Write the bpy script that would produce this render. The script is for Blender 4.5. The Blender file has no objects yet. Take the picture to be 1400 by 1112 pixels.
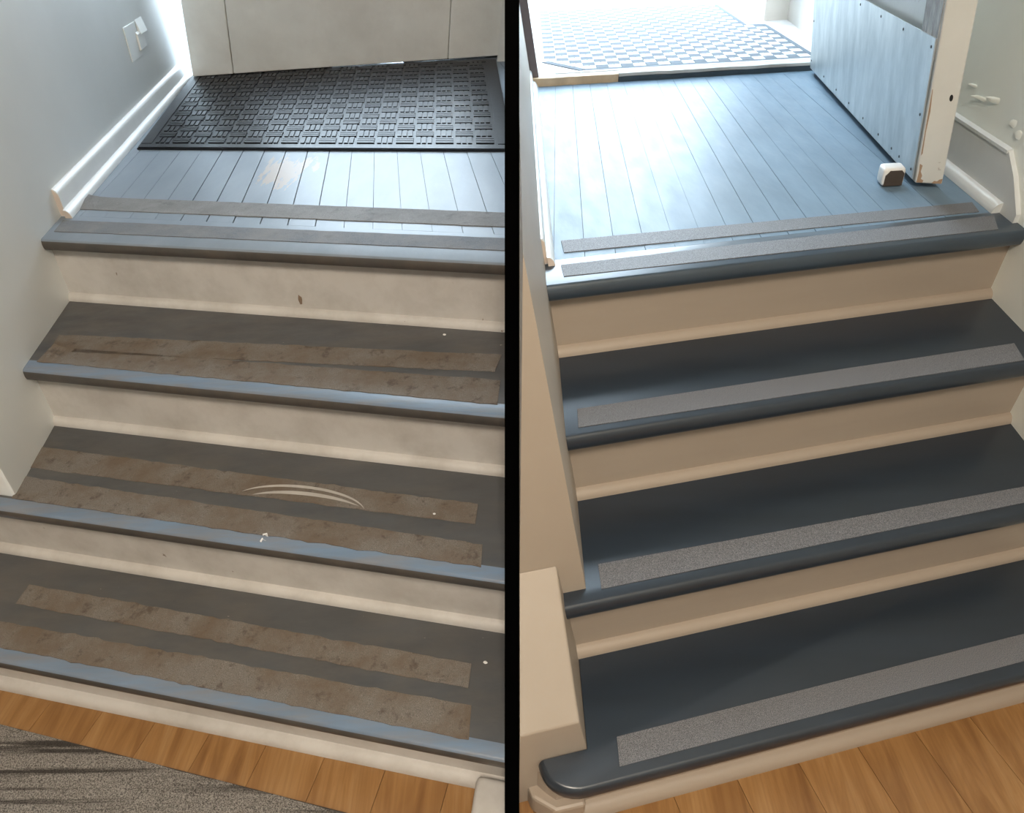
import bpy, bmesh, math, random
from mathutils import Matrix, Vector
random.seed(7)

# ------------------------------------------------------------------ camera, sky, lights, exposure
scene = bpy.context.scene
CAMZ = 1.344
PITCH = 37.4973
cam_d = bpy.data.cameras.new('camera')
cam = bpy.data.objects.new('camera', cam_d)
scene.collection.objects.link(cam)
cam.location = (0, 0, CAMZ)
cam.rotation_euler = (math.radians(90 - PITCH), 0, 0)
cam_d.sensor_fit = 'HORIZONTAL'
cam_d.sensor_width = 36.0
cam_d.lens = 950 / 1400 * 36
cam_d.clip_start = 0.02
scene.camera = cam

scene.view_settings.view_transform = 'Standard'
scene.view_settings.look = 'None'
scene.view_settings.exposure = 0.22
scene.view_settings.gamma = 1.0
scene.view_settings.use_curve_mapping = False

world = bpy.data.worlds.new('overcast_sky')
scene.world = world
world.use_nodes = True
bg = world.node_tree.nodes['Background']
bg.inputs[0].default_value = (0.70, 0.86, 1.0, 1)
bg.inputs[1].default_value = 15.0


def area_light(name, loc, target, sx, sy, power, col, spread=180):
    d = bpy.data.lights.new(name, 'AREA')
    d.shape = 'RECTANGLE'
    d.size, d.size_y = sx, sy
    d.energy = power
    d.color = col
    d.spread = math.radians(spread)
    o = bpy.data.objects.new(name, d)
    scene.collection.objects.link(o)
    o.location = loc
    v = Vector(target) - Vector(loc)
    o.rotation_euler = v.to_track_quat('-Z', 'Y').to_euler()
    return o


WARM = (1.0, 0.87, 0.73)
DAY = (0.74, 0.88, 1.0)
area_light('hall_lamp_light', (-0.05, -0.95, 2.95), (-0.1, 1.4, 0.3), 0.6, 0.6, 74, WARM)
# the street doorways: portals that guide the sky light in
def portal(name, loc, target, sx, sy):
    o = area_light(name, loc, target, sx, sy, 1.0, (1, 1, 1))
    o.data.cycles.is_portal = True
    return o


portal('doorway_portal', (-0.80, 3.95, 1.80), (-0.80, 3.0, 1.80), 1.75, 2.5)
portal('doorway_portal', (0.66, 3.02, 1.75), (0.86, 2.2, 1.75), 1.36, 2.2)

# ------------------------------------------------------------------ the two stair frames
# (side walls skewed to the steps and leaned so both flights fit one camera)


class Half:
    pass


def make_half(rot, tr, ys, zs, **kw):
    h = Half()
    m = Matrix([rot[0] + [tr[0]], rot[1] + [tr[1]], rot[2] + [tr[2] + CAMZ], [0, 0, 0, 1]])
    h.M = m
    h.ys, h.zs = ys, zs
    for k, v in kw.items():
        setattr(h, k, v)
    return h


HL = make_half([[0.975832, 0.213201, -0.047935], [-0.213058, 0.977006, 0.008127], [0.048565, 0.002282, 0.998817]],
               [-1.190897, 1.647009, -0.733940],
               [0, -0.30075, -0.562258, -0.796054], [0, -0.184933, -0.365252, -0.547139, -0.70331],
               k=-0.42293, m=0.07429, o=0.0358, t=0.0297, side=-1, yaw=-0.21496)
HR = make_half([[0.971440, -0.237286, -0.000520], [0.237286, 0.971440, -0.000104], [0.000530, -0.000022, 1.0]],
               [0.067482, 1.217022, -0.640704],
               [0, -0.243731, -0.47244, -0.689813], [0, -0.181813, -0.367881, -0.556355, -0.703025],
               k=0.25015, m=-0.18528, k2=0.33254, m2=-0.01968, W=1.12855, o=0.0358, t=0.0367, side=1, yaw=0.23957)
WORLD = Half()
WORLD.M = Matrix.Identity(4)
WORLD.side = 0
CLIP = 0.0129


def XL_L(y, z): return HL.k * y + HL.m * z
def XL_R(y, z): return HR.k * y + HR.m * z
def XR_R(y, z): return HR.W + HR.k2 * y + HR.m2 * z
def BLK(y, z): return -0.064 + 0.235 * y - 0.200 * z + 0.01      # side of the low sloped stringer wall
def FAR_L(y, z): return 1.75


# ------------------------------------------------------------------ materials
def nn(nt, t, x=0, y=0, **kw):
    n = nt.nodes.new(t)
    n.location = (x, y)
    for k, v in kw.items():
        setattr(n, k, v)
    return n


def new_mat(name):
    m = bpy.data.materials.new(name)
    m.use_nodes = True
    nt = m.node_tree
    return m, nt, nt.nodes['Principled BSDF']


def coords(nt, yaw=0.0, scale=(1, 1, 1)):
    g = nn(nt, 'ShaderNodeNewGeometry', -1200, 0)
    mp = nn(nt, 'ShaderNodeMapping', -1000, 0)
    mp.inputs['Rotation'].default_value = (0, 0, -yaw)
    mp.inputs['Scale'].default_value = scale
    nt.links.new(g.outputs['Position'], mp.inputs['Vector'])
    return mp.outputs['Vector']


def noise(nt, vec, scale, detail=4, rough=0.55):
    n = nn(nt, 'ShaderNodeTexNoise', -800, 0)
    n.inputs['Scale'].default_value = scale
    n.inputs['Detail'].default_value = detail
    n.inputs['Roughness'].default_value = rough
    nt.links.new(vec, n.inputs['Vector'])
    return n.outputs['Fac']


def ramp(nt, fac, stops):
    r = nn(nt, 'ShaderNodeValToRGB', -500, 0)
    e = r.color_ramp.elements
    while len(e) < len(stops):
        e.new(0.5)
    for el, (p, c) in zip(e, stops):
        el.position = p
        el.color = (c[0], c[1], c[2], 1) if not isinstance(c, (int, float)) else (c, c, c, 1)
    nt.links.new(fac, r.inputs['Fac'])
    return r.outputs['Color']


def mix(nt, fac, a, b, blend='MIX'):
    n = nn(nt, 'ShaderNodeMix', -300, 0, data_type='RGBA', blend_type=blend)
    for sock, v in ((n.inputs[0], fac), (n.inputs[6], a), (n.inputs[7], b)):
        if isinstance(v, (int, float)):
            sock.default_value = v
        elif isinstance(v, tuple):
            sock.default_value = (v[0], v[1], v[2], 1)
        else:
            nt.links.new(v, sock)
    return n.outputs[2]


def bump(nt, bsdf, height, strength=0.2, dist=0.002):
    b = nn(nt, 'ShaderNodeBump', -200, -300)
    b.inputs['Strength'].default_value = strength
    b.inputs['Distance'].default_value = dist
    nt.links.new(height, b.inputs['Height'])
    nt.links.new(b.outputs['Normal'], bsdf.inputs['Normal'])


def paint(name, col, rough=0.5, var=0.12, scale=3.0, bscale=60, bstr=0.15, yaw=0, stretch=(1, 1, 1), dirt=None, dirt_amt=0.0,
          dirt_scale=5, spots=None, spec=0.5, rough_var=0.0):
    m, nt, b = new_mat(name)
    v = coords(nt, yaw, stretch)
    n1 = noise(nt, v, scale, 5)
    lo = tuple(c * (1 - var) for c in col)
    hi = tuple(min(1, c * (1 + var)) for c in col)
    c = ramp(nt, n1, [(0.3, lo), (0.7, hi)])
    if dirt:
        n2 = noise(nt, v, dirt_scale, 6, 0.65)
        f = ramp(nt, n2, [(0.42, 0.0), (0.66, dirt_amt)])
        c = mix(nt, f, c, dirt)
    if spots:
        n3 = noise(nt, v, spots[0], 3, 0.5)
        f = ramp(nt, n3, [(spots[1], 0.0), (spots[1] + 0.03, 1.0)])
        c = mix(nt, f, c, spots[2])
    nt.links.new(c, b.inputs['Base Color'])
    b.inputs['Roughness'].default_value = rough
    if rough_var:
        n5 = noise(nt, v, scale * 2.3, 5, 0.6)
        nt.links.new(ramp(nt, n5, [(0.3, max(0.05, rough - rough_var)), (0.7, rough + rough_var)]), b.inputs['Roughness'])
    b.inputs['Specular IOR Level'].default_value = spec
    n4 = noise(nt, v, bscale, 3)
    bump(nt, b, n4, bstr)
    return m


def grip(name, col, hi, dirt=None, amt=0.0, yaw=0, rough=0.75):
    m, nt, b = new_mat(name)
    v = coords(nt, yaw)
    g = noise(nt, v, 900, 1, 0.5)
    c = ramp(nt, g, [(0.38, col), (0.68, hi)])
    if dirt:
        n2 = noise(nt, v, 9, 6, 0.7)
        f = ramp(nt, n2, [(0.40, 0.0), (0.64, amt)])
        c = mix(nt, f, c, dirt)
        n3 = noise(nt, v, 27, 4, 0.7)
        f = ramp(nt, n3, [(0.56, 0.0), (0.68, amt * 0.8)])
        c = mix(nt, f, c, tuple(x * 0.5 for x in dirt))
    nt.links.new(c, b.inputs['Base Color'])
    b.inputs['Roughness'].default_value = rough
    bump(nt, b, g, 0.5, 0.001)
    return m


def wood(name, dark, mid, light, yaw, rough=0.35):
    m, nt, b = new_mat(name)
    oi = nn(nt, 'ShaderNodeObjectInfo', -1400, 300)
    g = nn(nt, 'ShaderNodeNewGeometry', -1400, 0)
    mul = nn(nt, 'ShaderNodeVectorMath', -1200, 200, operation='SCALE')
    comb = nn(nt, 'ShaderNodeCombineXYZ', -1300, 300)
    for i in range(3):
        nt.links.new(oi.outputs['Random'], comb.inputs[i])
    nt.links.new(comb.outputs[0], mul.inputs[0])
    mul.inputs['Scale'].default_value = 7.0
    add = nn(nt, 'ShaderNodeVectorMath', -1100, 0, operation='ADD')
    nt.links.new(g.outputs['Position'], add.inputs[0])
    nt.links.new(mul.outputs[0], add.inputs[1])
    mp = nn(nt, 'ShaderNodeMapping', -1000, 0)
    mp.inputs['Rotation'].default_value = (0, 0, -yaw)
    mp.inputs['Scale'].default_value = (14, 1.6, 14)
    nt.links.new(add.outputs[0], mp.inputs['Vector'])
    n1 = noise(nt, mp.outputs[0], 1.0, 6, 0.6)
    n1n = nt.nodes[-1]
    n1n.inputs['Distortion'].default_value = 1.6
    c = ramp(nt, n1, [(0.30, dark), (0.5, mid), (0.72, light)])
    mp2 = nn(nt, 'ShaderNodeMapping', -1000, -300)
    mp2.inputs['Rotation'].default_value = (0, 0, -yaw)
    mp2.inputs['Scale'].default_value = (160, 6, 160)
    nt.links.new(add.outputs[0], mp2.inputs['Vector'])
    n2 = noise(nt, mp2.outputs[0], 1.0, 3, 0.6)
    f = ramp(nt, n2, [(0.35, 0.35), (0.6, 0.0)])
    c = mix(nt, f, c, dark)
    nt.links.new(c, b.inputs['Base Color'])
    b.inputs['Roughness'].default_value = rough
    bump(nt, b, n2, 0.08, 0.001)
    return m


def flat(name, col, rough=0.6, metal=0.0, spec=0.5):
    m, nt, b = new_mat(name)
    v = coords(nt)
    n = noise(nt, v, 20, 3)
    c = ramp(nt, n, [(0.3, tuple(x * 0.9 for x in col)), (0.7, tuple(min(1, x * 1.08) for x in col))])
    nt.links.new(c, b.inputs['Base Color'])
    b.inputs['Roughness'].default_value = rough
    b.inputs['Metallic'].default_value = metal
    b.inputs['Specular IOR Level'].default_value = spec
    return m


YL, YR = HL.yaw, HR.yaw
M = {}
# worn flight
M['wallL'] = paint('worn_wall_paint', (0.86, 0.88, 0.865), 0.55, 0.04, 2.0, 35, 0.12)
M['trimL'] = paint('worn_trim_paint', (0.66, 0.67, 0.66), 0.4, 0.05, 8, 60, 0.2)
M['rawend'] = flat('bare_trim_end', (0.58, 0.49, 0.42), 0.8)
M['riserL'] = paint('worn_riser_paint', (0.55, 0.525, 0.49), 0.5, 0.05, 4, 50, 0.15, dirt=(0.34, 0.31, 0.27), dirt_amt=0.5, dirt_scale=7,
                    spots=(38, 0.74, (0.20, 0.15, 0.11)))
M['treadL'] = paint('worn_tread_paint', (0.078, 0.079, 0.080), 0.5, 0.15, 6, 90, 0.12, YL, (1, 2.5, 1), dirt=(0.125, 0.11, 0.093), dirt_amt=0.45,
                    dirt_scale=5, spots=(55, 0.755, (0.42, 0.39, 0.34)), rough_var=0.1)
M['noseL'] = paint('worn_nosing_paint', (0.060, 0.055, 0.050), 0.45, 0.15, 8, 90, 0.12, YL, (1, 3, 1), dirt=(0.11, 0.09, 0.07), dirt_amt=0.5,
                   dirt_scale=11)
M['sheen_bandL'] = paint('clean_edge_sheen_paint', (0.135, 0.195, 0.275), 0.33, 0.12, 8, 60, 0.15, YL, (0.6, 4, 1), dirt=(0.20, 0.17, 0.14), dirt_amt=0.5, dirt_scale=9, spec=1.0)  # clean edge paint, with the daylight sheen put into its blue
M['gripL'] = grip('worn_grip_tape', (0.115, 0.102, 0.088), (0.245, 0.217, 0.185), (0.13, 0.095, 0.065), 0.95, YL)
M['gripL2'] = grip('greyer_grip_tape', (0.14, 0.135, 0.13), (0.28, 0.265, 0.25), (0.10, 0.09, 0.08), 0.5, YL)
M['gripL3'] = grip('dark_grip_tape', (0.075, 0.08, 0.088), (0.17, 0.175, 0.185), (0.20, 0.185, 0.17), 0.6, YL)
M['boardL'] = None
M['subfloor'] = flat('dark_joint', (0.03, 0.028, 0.026), 0.9)
M['seam'] = flat('paint_filled_joint', (0.07, 0.078, 0.085), 0.7)
M['rubber'] = paint('black_rubber', (0.011, 0.012, 0.015), 0.40, 0.3, 30, 200, 0.2, YL, dirt=(0.025, 0.026, 0.028), dirt_amt=0.4, dirt_scale=6, spec=0.14)
M['doorL'] = paint('aged_door_paint', (0.74, 0.74, 0.70), 0.5, 0.06, 4, 40, 0.25, dirt=(0.50, 0.47, 0.42), dirt_amt=0.35, dirt_scale=3,
                   spots=(16, 0.76, (0.16, 0.12, 0.08)))
M['oakL'] = wood('oak_laminate', (0.19, 0.088, 0.029), (0.31, 0.160, 0.057), (0.39, 0.225, 0.093), YL)
M['oakR'] = wood('oak_laminate_far', (0.19, 0.088, 0.029), (0.31, 0.160, 0.057), (0.39, 0.225, 0.093), YR)
# repainted flight
M['wallR'] = paint('plaster_wall_paint', (0.82, 0.85, 0.80), 0.55, 0.05, 2.5, 22, 0.22)
M['lamp_tintR'] = paint('lamp_tinted_wall_paint', (0.36, 0.305, 0.245), 0.5, 0.04, 3, 30, 0.15)  # wall paint with the warm tint of the lamp put into its colour
M['trimR'] = paint('fresh_trim_paint', (0.64, 0.66, 0.65), 0.35, 0.04, 8, 60, 0.15)
M['riserR'] = paint('fresh_riser_paint', (0.345, 0.285, 0.226), 0.4, 0.04, 5, 40, 0.12, YR, (0.4, 1, 3))
M['treadR'] = paint('fresh_tread_paint', (0.015, 0.023, 0.034), 0.33, 0.15, 6, 30, 0.03, YR, (0.5, 3, 1), spec=0.75)
M['noseR'] = paint('fresh_nosing_paint', (0.026, 0.042, 0.060), 0.30, 0.15, 6, 30, 0.06, YR, (0.35, 4, 1), spec=0.9)
M['boardR'] = paint('fresh_landing_glare_paint', (0.150, 0.220, 0.285), 0.46, 0.12, 5, 38, 0.22, YR, (2.2, 0.7, 1), rough_var=0.05, spec=0.21)  # same slate paint as the treads, lightened to carry the doorway glare
M['gripR'] = grip('new_grip_tape', (0.07, 0.07, 0.075), (0.23, 0.23, 0.235), None, 0, YR, 0.6)
M['zinc'] = None
M['doorR'] = paint('chipped_door_paint', (0.60, 0.60, 0.56), 0.5, 0.05, 6, 40, 0.25, spots=(26, 0.70, (0.20, 0.15, 0.10)))
M['weathered'] = paint('weathered_stile', (0.40, 0.38, 0.35), 0.65, 0.5, 9, 60, 0.4, 0, (9, 9, 1.2), dirt=(0.16, 0.12, 0.09), dirt_amt=0.8,
                       dirt_scale=8)
M['white'] = flat('white_block_paint', (0.74, 0.72, 0.68), 0.5)
M['shade_backing'] = flat('dark_shade_and_backing', (0.06, 0.045, 0.035), 0.8)  # dark tone for the shadowed stop face, the sweeps and the runner backing
M['screw'] = flat('dark_screw', (0.05, 0.05, 0.05), 0.4, 0.8)
M['tilewhite'] = flat('white_mosaic_tile', (0.70, 0.70, 0.69), 0.8, 0, 0.1)
M['tilegrey'] = flat('blue_grey_mosaic_tile', (0.15, 0.175, 0.20), 0.8, 0, 0.1)
M['marble'] = flat('pale_stone', (0.72, 0.71, 0.69), 0.8, 0, 0.2)
M['grout'] = flat('pale_grout', (0.55, 0.55, 0.55), 0.8)
M['barewood'] = paint('bare_sill_wood', (0.50, 0.38, 0.25), 0.7, 0.15, 8, 50, 0.3, YR, (1, 5, 1))
M['sillpaint'] = paint('worn_sill_paint', (0.45, 0.46, 0.44), 0.6, 0.15, 12, 60, 0.4)
M['silldark'] = paint('slate_sill_paint', (0.035, 0.05, 0.06), 0.4, 0.2, 12, 60, 0.4)
M['vest'] = paint('vestibule_paint', (0.74, 0.71, 0.66), 0.6, 0.04, 4, 40, 0.15)
M['black'] = flat('matt_black_paint', (0.0012, 0.0012, 0.0012), 1.0, 0, 0.0)
M['ceil'] = flat('ceiling_paint', (0.72, 0.71, 0.68), 0.9)
M['hall'] = flat('hall_wall_paint', (0.62, 0.60, 0.56), 0.8)
M['paper'] = flat('white_paper', (0.75, 0.74, 0.72), 0.8)
M['scuff'] = flat('brown_scuff', (0.22, 0.15, 0.10), 0.8)
M['pale'] = flat('pale_torn_edge', (0.36, 0.335, 0.30), 0.8)
M['chip'] = flat('bare_chip_wood', (0.34, 0.23, 0.15), 0.8)
M['jamb'] = flat('dark_jamb_paint', (0.16, 0.13, 0.13), 0.6)


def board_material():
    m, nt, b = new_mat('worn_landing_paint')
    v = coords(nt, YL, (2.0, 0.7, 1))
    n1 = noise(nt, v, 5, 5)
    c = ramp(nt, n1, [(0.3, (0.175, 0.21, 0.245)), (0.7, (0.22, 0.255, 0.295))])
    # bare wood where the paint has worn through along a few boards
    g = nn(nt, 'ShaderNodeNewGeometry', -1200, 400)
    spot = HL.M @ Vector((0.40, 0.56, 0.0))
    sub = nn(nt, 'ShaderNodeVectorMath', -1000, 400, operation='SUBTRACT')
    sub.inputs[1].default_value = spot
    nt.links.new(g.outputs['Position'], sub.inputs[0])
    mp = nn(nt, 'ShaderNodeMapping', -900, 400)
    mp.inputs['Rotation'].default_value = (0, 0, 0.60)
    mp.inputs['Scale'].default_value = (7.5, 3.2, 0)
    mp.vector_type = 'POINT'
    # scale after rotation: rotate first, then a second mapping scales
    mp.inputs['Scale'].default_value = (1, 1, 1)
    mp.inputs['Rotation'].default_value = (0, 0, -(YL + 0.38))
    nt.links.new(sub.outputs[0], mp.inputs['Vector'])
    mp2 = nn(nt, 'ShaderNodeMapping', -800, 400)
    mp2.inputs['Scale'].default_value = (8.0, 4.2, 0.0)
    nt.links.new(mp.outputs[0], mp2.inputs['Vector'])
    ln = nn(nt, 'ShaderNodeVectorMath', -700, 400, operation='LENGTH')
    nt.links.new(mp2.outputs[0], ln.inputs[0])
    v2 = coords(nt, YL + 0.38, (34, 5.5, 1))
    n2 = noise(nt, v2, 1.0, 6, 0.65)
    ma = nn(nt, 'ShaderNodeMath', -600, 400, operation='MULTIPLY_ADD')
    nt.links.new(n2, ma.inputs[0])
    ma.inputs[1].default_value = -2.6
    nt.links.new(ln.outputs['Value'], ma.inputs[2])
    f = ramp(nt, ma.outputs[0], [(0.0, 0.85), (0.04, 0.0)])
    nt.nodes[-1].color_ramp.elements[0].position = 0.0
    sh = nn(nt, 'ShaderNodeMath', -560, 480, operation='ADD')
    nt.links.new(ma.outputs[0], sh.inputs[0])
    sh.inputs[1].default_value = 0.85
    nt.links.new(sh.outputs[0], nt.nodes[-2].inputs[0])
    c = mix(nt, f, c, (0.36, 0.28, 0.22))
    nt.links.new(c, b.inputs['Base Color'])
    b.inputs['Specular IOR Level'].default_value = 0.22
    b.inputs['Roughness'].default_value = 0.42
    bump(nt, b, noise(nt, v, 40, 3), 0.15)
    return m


def zinc_material():
    m, nt, b = new_mat('galvanised_sheet')
    v = coords(nt, 0, (6, 6, 1.5))
    n1 = noise(nt, v, 3, 6, 0.65)
    c = ramp(nt, n1, [(0.3, (0.42, 0.47, 0.485)), (0.7, (0.62, 0.66, 0.665))])
    nt.links.new(c, b.inputs['Base Color'])
    b.inputs['Metallic'].default_value = 0.65
    nt.links.new(ramp(nt, noise(nt, v, 7, 5, 0.7), [(0.3, 0.38), (0.7, 0.6)]), b.inputs['Roughness'])
    return m


def carpet_material():
    m, nt, b = new_mat('grey_runner_pile')
    v = coords(nt, YL)
    g = noise(nt, v, 420, 2, 0.6)
    c1 = ramp(nt, g, [(0.35, (0.08, 0.074, 0.067)), (0.65, (0.40, 0.37, 0.335))])
    v2 = coords(nt, YL - 0.03, (0.8, 24, 1))
    n2 = noise(nt, v2, 1.6, 5, 0.65)
    f = ramp(nt, n2, [(0.50, 0.0), (0.60, 0.85)])
    c = mix(nt, f, c1, (0.035, 0.030, 0.027))
    nt.links.new(c, b.inputs['Base Color'])
    b.inputs['Roughness'].default_value = 0.95
    b.inputs['Specular IOR Level'].default_value = 0.1
    bump(nt, b, g, 0.9, 0.004)
    return m


def glass_material():
    m, nt, b = new_mat('thin_glass')
    nt.nodes.remove(b)
    out = [n for n in nt.nodes if n.type == 'OUTPUT_MATERIAL'][0]
    tr = nn(nt, 'ShaderNodeBsdfTransparent')
    gl = nn(nt, 'ShaderNodeBsdfGlossy')
    gl.inputs['Roughness'].default_value = 0.02
    mx = nn(nt, 'ShaderNodeMixShader')
    mx.inputs[0].default_value = 0.07
    nt.links.new(tr.outputs[0], mx.inputs[1])
    nt.links.new(gl.outputs[0], mx.inputs[2])
    nt.links.new(mx.outputs[0], out.inputs[0])
    return m


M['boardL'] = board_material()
M['zinc'] = zinc_material()
M['carpet'] = carpet_material()
M['glass'] = glass_material()

# ------------------------------------------------------------------ mesh helpers
COL = scene.collection
ORG = {}


def link(o, org, parent=None):
    COL.objects.link(o)
    o.location = org
    if parent is not None:
        o.parent = parent
        o.location = org - ORG[parent.name]
    ORG[o.name] = org
    return o


def tag(o, label=None, cat=None, group=None, kind=None):
    if label: o['label'] = label
    if cat: o['category'] = cat
    if group: o['group'] = group
    if kind: o['kind'] = kind
    return o


def thing(name, h, loc, label, cat, group=None):
    o = bpy.data.objects.new(name, None)
    o.empty_display_size = 0.1
    link(o, h.M @ Vector(loc))
    return tag(o, label, cat, group)


def finish(name, bm, mat, h, parent=None, smooth=False, clip=True, mats=None):
    """bm is in local coordinates of half h; baked to the world with its origin at its base."""
    bm.transform(h.M)
    if clip and h.side:
        s = h.side
        if any(v.co.x * s < CLIP for v in bm.verts):
            r = bmesh.ops.bisect_plane(bm, geom=bm.verts[:] + bm.edges[:] + bm.faces[:], plane_co=(s * CLIP, 0, 0),
                                       plane_no=(-s, 0, 0), clear_outer=True)
            ed = [e for e in bm.edges if e.is_boundary and all(abs(v.co.x - s * CLIP) < 1e-5 for v in e.verts)]
            if ed:
                bmesh.ops.holes_fill(bm, edges=ed, sides=0)
    if not bm.verts:
        bm.free()
        return None
    bmesh.ops.recalc_face_normals(bm, faces=bm.faces[:])
    xs = [v.co.x for v in bm.verts]; ysv = [v.co.y for v in bm.verts]; zv = [v.co.z for v in bm.verts]
    org = Vector(((min(xs) + max(xs)) / 2, (min(ysv) + max(ysv)) / 2, min(zv)))
    bm.transform(Matrix.Translation(-org))
    me = bpy.data.meshes.new(name)
    bm.to_mesh(me)
    bm.free()
    for mm in (mats or [mat]):
        me.materials.append(mm)
    if smooth:
        for p in me.polygons:
            p.use_smooth = True
        try:
            me.set_sharp_from_angle(angle=math.radians(35))
        except Exception:
            pass
    return link(bpy.data.objects.new(name, me), org, parent)


def addf(bm, vs, faces):
    bv = [bm.verts.new(v) for v in vs]
    for f in faces:
        try:
            bm.faces.new([bv[i] for i in f])
        except ValueError:
            pass
    return bv


def add_prism(bm, prof, xl, xr):
    """profile of (y, z) extruded along x between two limits that depend on (y, z)."""
    n = len(prof)
    vs = [(xl(y, z), y, z) for y, z in prof] + [(xr(y, z), y, z) for y, z in prof]
    fs = [list(range(n))[::-1], list(range(n, 2 * n))]
    fs += [(i, (i + 1) % n, n + (i + 1) % n, n + i) for i in range(n)]
    addf(bm, vs, fs)


def add_column(bm, plan, z0, z1, lean=0.0, zref=0.0, top=None):
    """plan of (x, y) raised from z0 to z1, leaning in x."""
    n = len(plan)
    vs = [(x + lean * (z0 - zref), y, z0) for x, y in plan]
    vs += [(x + lean * ((top[i] if top else z1) - zref), y, top[i] if top else z1) for i, (x, y) in enumerate(plan)]
    fs = [list(range(n))[::-1], list(range(n, 2 * n))]
    fs += [(i, (i + 1) % n, n + (i + 1) % n, n + i) for i in range(n)]
    addf(bm, vs, fs)


def bevel(bm, w, seg=2, ang=30):
    ed = [e for e in bm.edges if len(e.link_faces) == 2 and e.calc_face_angle(0) > math.radians(ang)]
    bmesh.ops.bevel(bm, geom=ed, offset=w, segments=seg, affect='EDGES', profile=0.5, clamp_overlap=True)


def column(name, plan, z0, z1, mat, h, parent=None, lean=0.0, zref=0.0, bev=0, top=None, smooth=False, clip=True):
    bm = bmesh.new()
    add_column(bm, plan, z0, z1, lean, zref, top)
    bmesh.ops.recalc_face_normals(bm, faces=bm.faces[:])
    if bev:
        bevel(bm, bev)
    return finish(name, bm, mat, h, parent, smooth, clip)


def prism(name, prof, xl, xr, mat, h, parent=None, bev=0, smooth=False):
    bm = bmesh.new()
    add_prism(bm, prof, xl, xr)
    bmesh.ops.recalc_face_normals(bm, faces=bm.faces[:])
    if bev:
        bevel(bm, bev)
    return finish(name, bm, mat, h, parent, smooth)


def quarter(y, z, r, n=6, dy=-1):
    """quarter round sitting in the corner at (y, z), bulging towards dy and up."""
    p = [(y, z)]
    for i in range(n + 1):
        a = math.pi / 2 * i / n
        p.append((y + dy * r * math.cos(a), z + r * math.sin(a)))
    return p


def nosed_slab(name, path, back, zt, t, mat, h, parent=None, seg=8, band=None, mat2=None, mat3=None):
    """slab with a half-round front edge swept along an open plan path (left to right); back = plan points right to left."""
    bm = bmesh.new()
    r = t / 2
    P = [Vector((x, y)) for x, y in path]
    n = len(P)
    rings = []
    for i, p in enumerate(P):
        a = P[max(i - 1, 0)]; b = P[min(i + 1, n - 1)]
        d = (b - a).normalized()
        nr = Vector((d.y, -d.x))
        ring = []
        for j in range(seg + 1):
            th = math.pi / 2 - math.pi * j / seg
            o = r * 0.5 * math.cos(th)
            ring.append(bm.verts.new((p.x + nr.x * o, p.y + nr.y * o, zt - r + r * math.sin(th))))
        rings.append(ring)
    for i in range(n - 1):
        for j in range(seg):
            bm.faces.new((rings[i][j], rings[i][j + 1], rings[i + 1][j + 1], rings[i + 1][j])).material_index = 2 if mat3 and j >= 2 else (1 if mat2 else 0)
    tb = [bm.verts.new((x, y, zt)) for x, y in back]
    bb = [bm.verts.new((x, y, zt - t)) for x, y in back]
    if band is None:
        bm.faces.new([rg[0] for rg in rings] + tb)
    else:
        u0 = (band - path[0][1]) / (back[-1][1] - path[0][1])
        bl = bm.verts.new((path[0][0] + (back[-1][0] - path[0][0]) * u0, band, zt)); br = bm.verts.new((path[-1][0], band, zt))
        bm.faces.new([rg[0] for rg in rings] + [br, bl]).material_index = 1
        bm.faces.new([bl, br] + tb)
    bm.faces.new([rg[-1] for rg in rings][::-1] + bb[::-1])
    for i in range(len(back) - 1):
        bm.faces.new((tb[i], tb[i + 1], bb[i + 1], bb[i]))
    bm.faces.new([tb[-1]] + ([bl] if band is not None else []) + rings[0] + [bb[-1]])
    bm.faces.new(rings[-1][::-1] + ([br] if band is not None else []) + [tb[0], bb[0]])
    return finish(name, bm, mat, h, parent, smooth=True, mats=[mat, mat2 or mat, mat3 or mat])


def strip(name, q, z, mat, h, parent, th=0.0016, jit=0.0, n=40, curl=None):
    """thin grip tape: q = back-left, front-left, back-right, front-right in plan; ragged edges when worn."""
    bm = bmesh.new()
    BL, FL, BR, FR = [Vector(p) for p in q]
    top = []; 
    for i in range(n + 1):
        u = i / n
        a = BL.lerp(BR, u); b = FL.lerp(FR, u)
        if 0 < i < n and jit:
            a.y += random.gauss(0, jit); b.y += random.gauss(0, jit * 0.7)
        dz = 0
        if curl and u < 0.05:
            dz = curl * (1 - u / 0.05) ** 2
        top.append((a, b, dz))
    vs = []
    for a, b, dz in top:
        vs += [(a.x, a.y, z + th + dz), (b.x, b.y, z + th), (a.x, a.y, z - 0.0004), (b.x, b.y, z - 0.0004)]
    fs = []
    for i in range(n):
        k = 4 * i; l = k + 4
        fs += [(k, k + 1, l + 1, l), (k + 1, k + 3, l + 3, l + 1), (k + 3, k + 2, l + 2, l + 3), (k + 2, k, l, l + 2)]
    fs += [(0, 2, 3, 1), (4 * n, 4 * n + 1, 4 * n + 3, 4 * n + 2)]
    addf(bm, vs, fs)
    return finish(name, bm, mat, h, parent)


def blob(name, loc, size, mat, h, parent=None, seed=0, flatness=0.5, sub=2):
    bm = bmesh.new()
    bmesh.ops.create_icosphere(bm, subdivisions=sub, radius=1.0)
    rr = random.Random(seed)
    for v in bm.verts:
        s = 1 + rr.uniform(-0.22, 0.22)
        v.co = Vector((v.co.x * size[0] * s, v.co.y * size[1] * s, max(v.co.z, -flatness) * size[2] * s))
    zmin = min(v.co.z for v in bm.verts)
    bm.transform(Matrix.Translation(Vector(loc) - Vector((0, 0, zmin))))
    return finish(name, bm, mat, h, parent, smooth=True)


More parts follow.
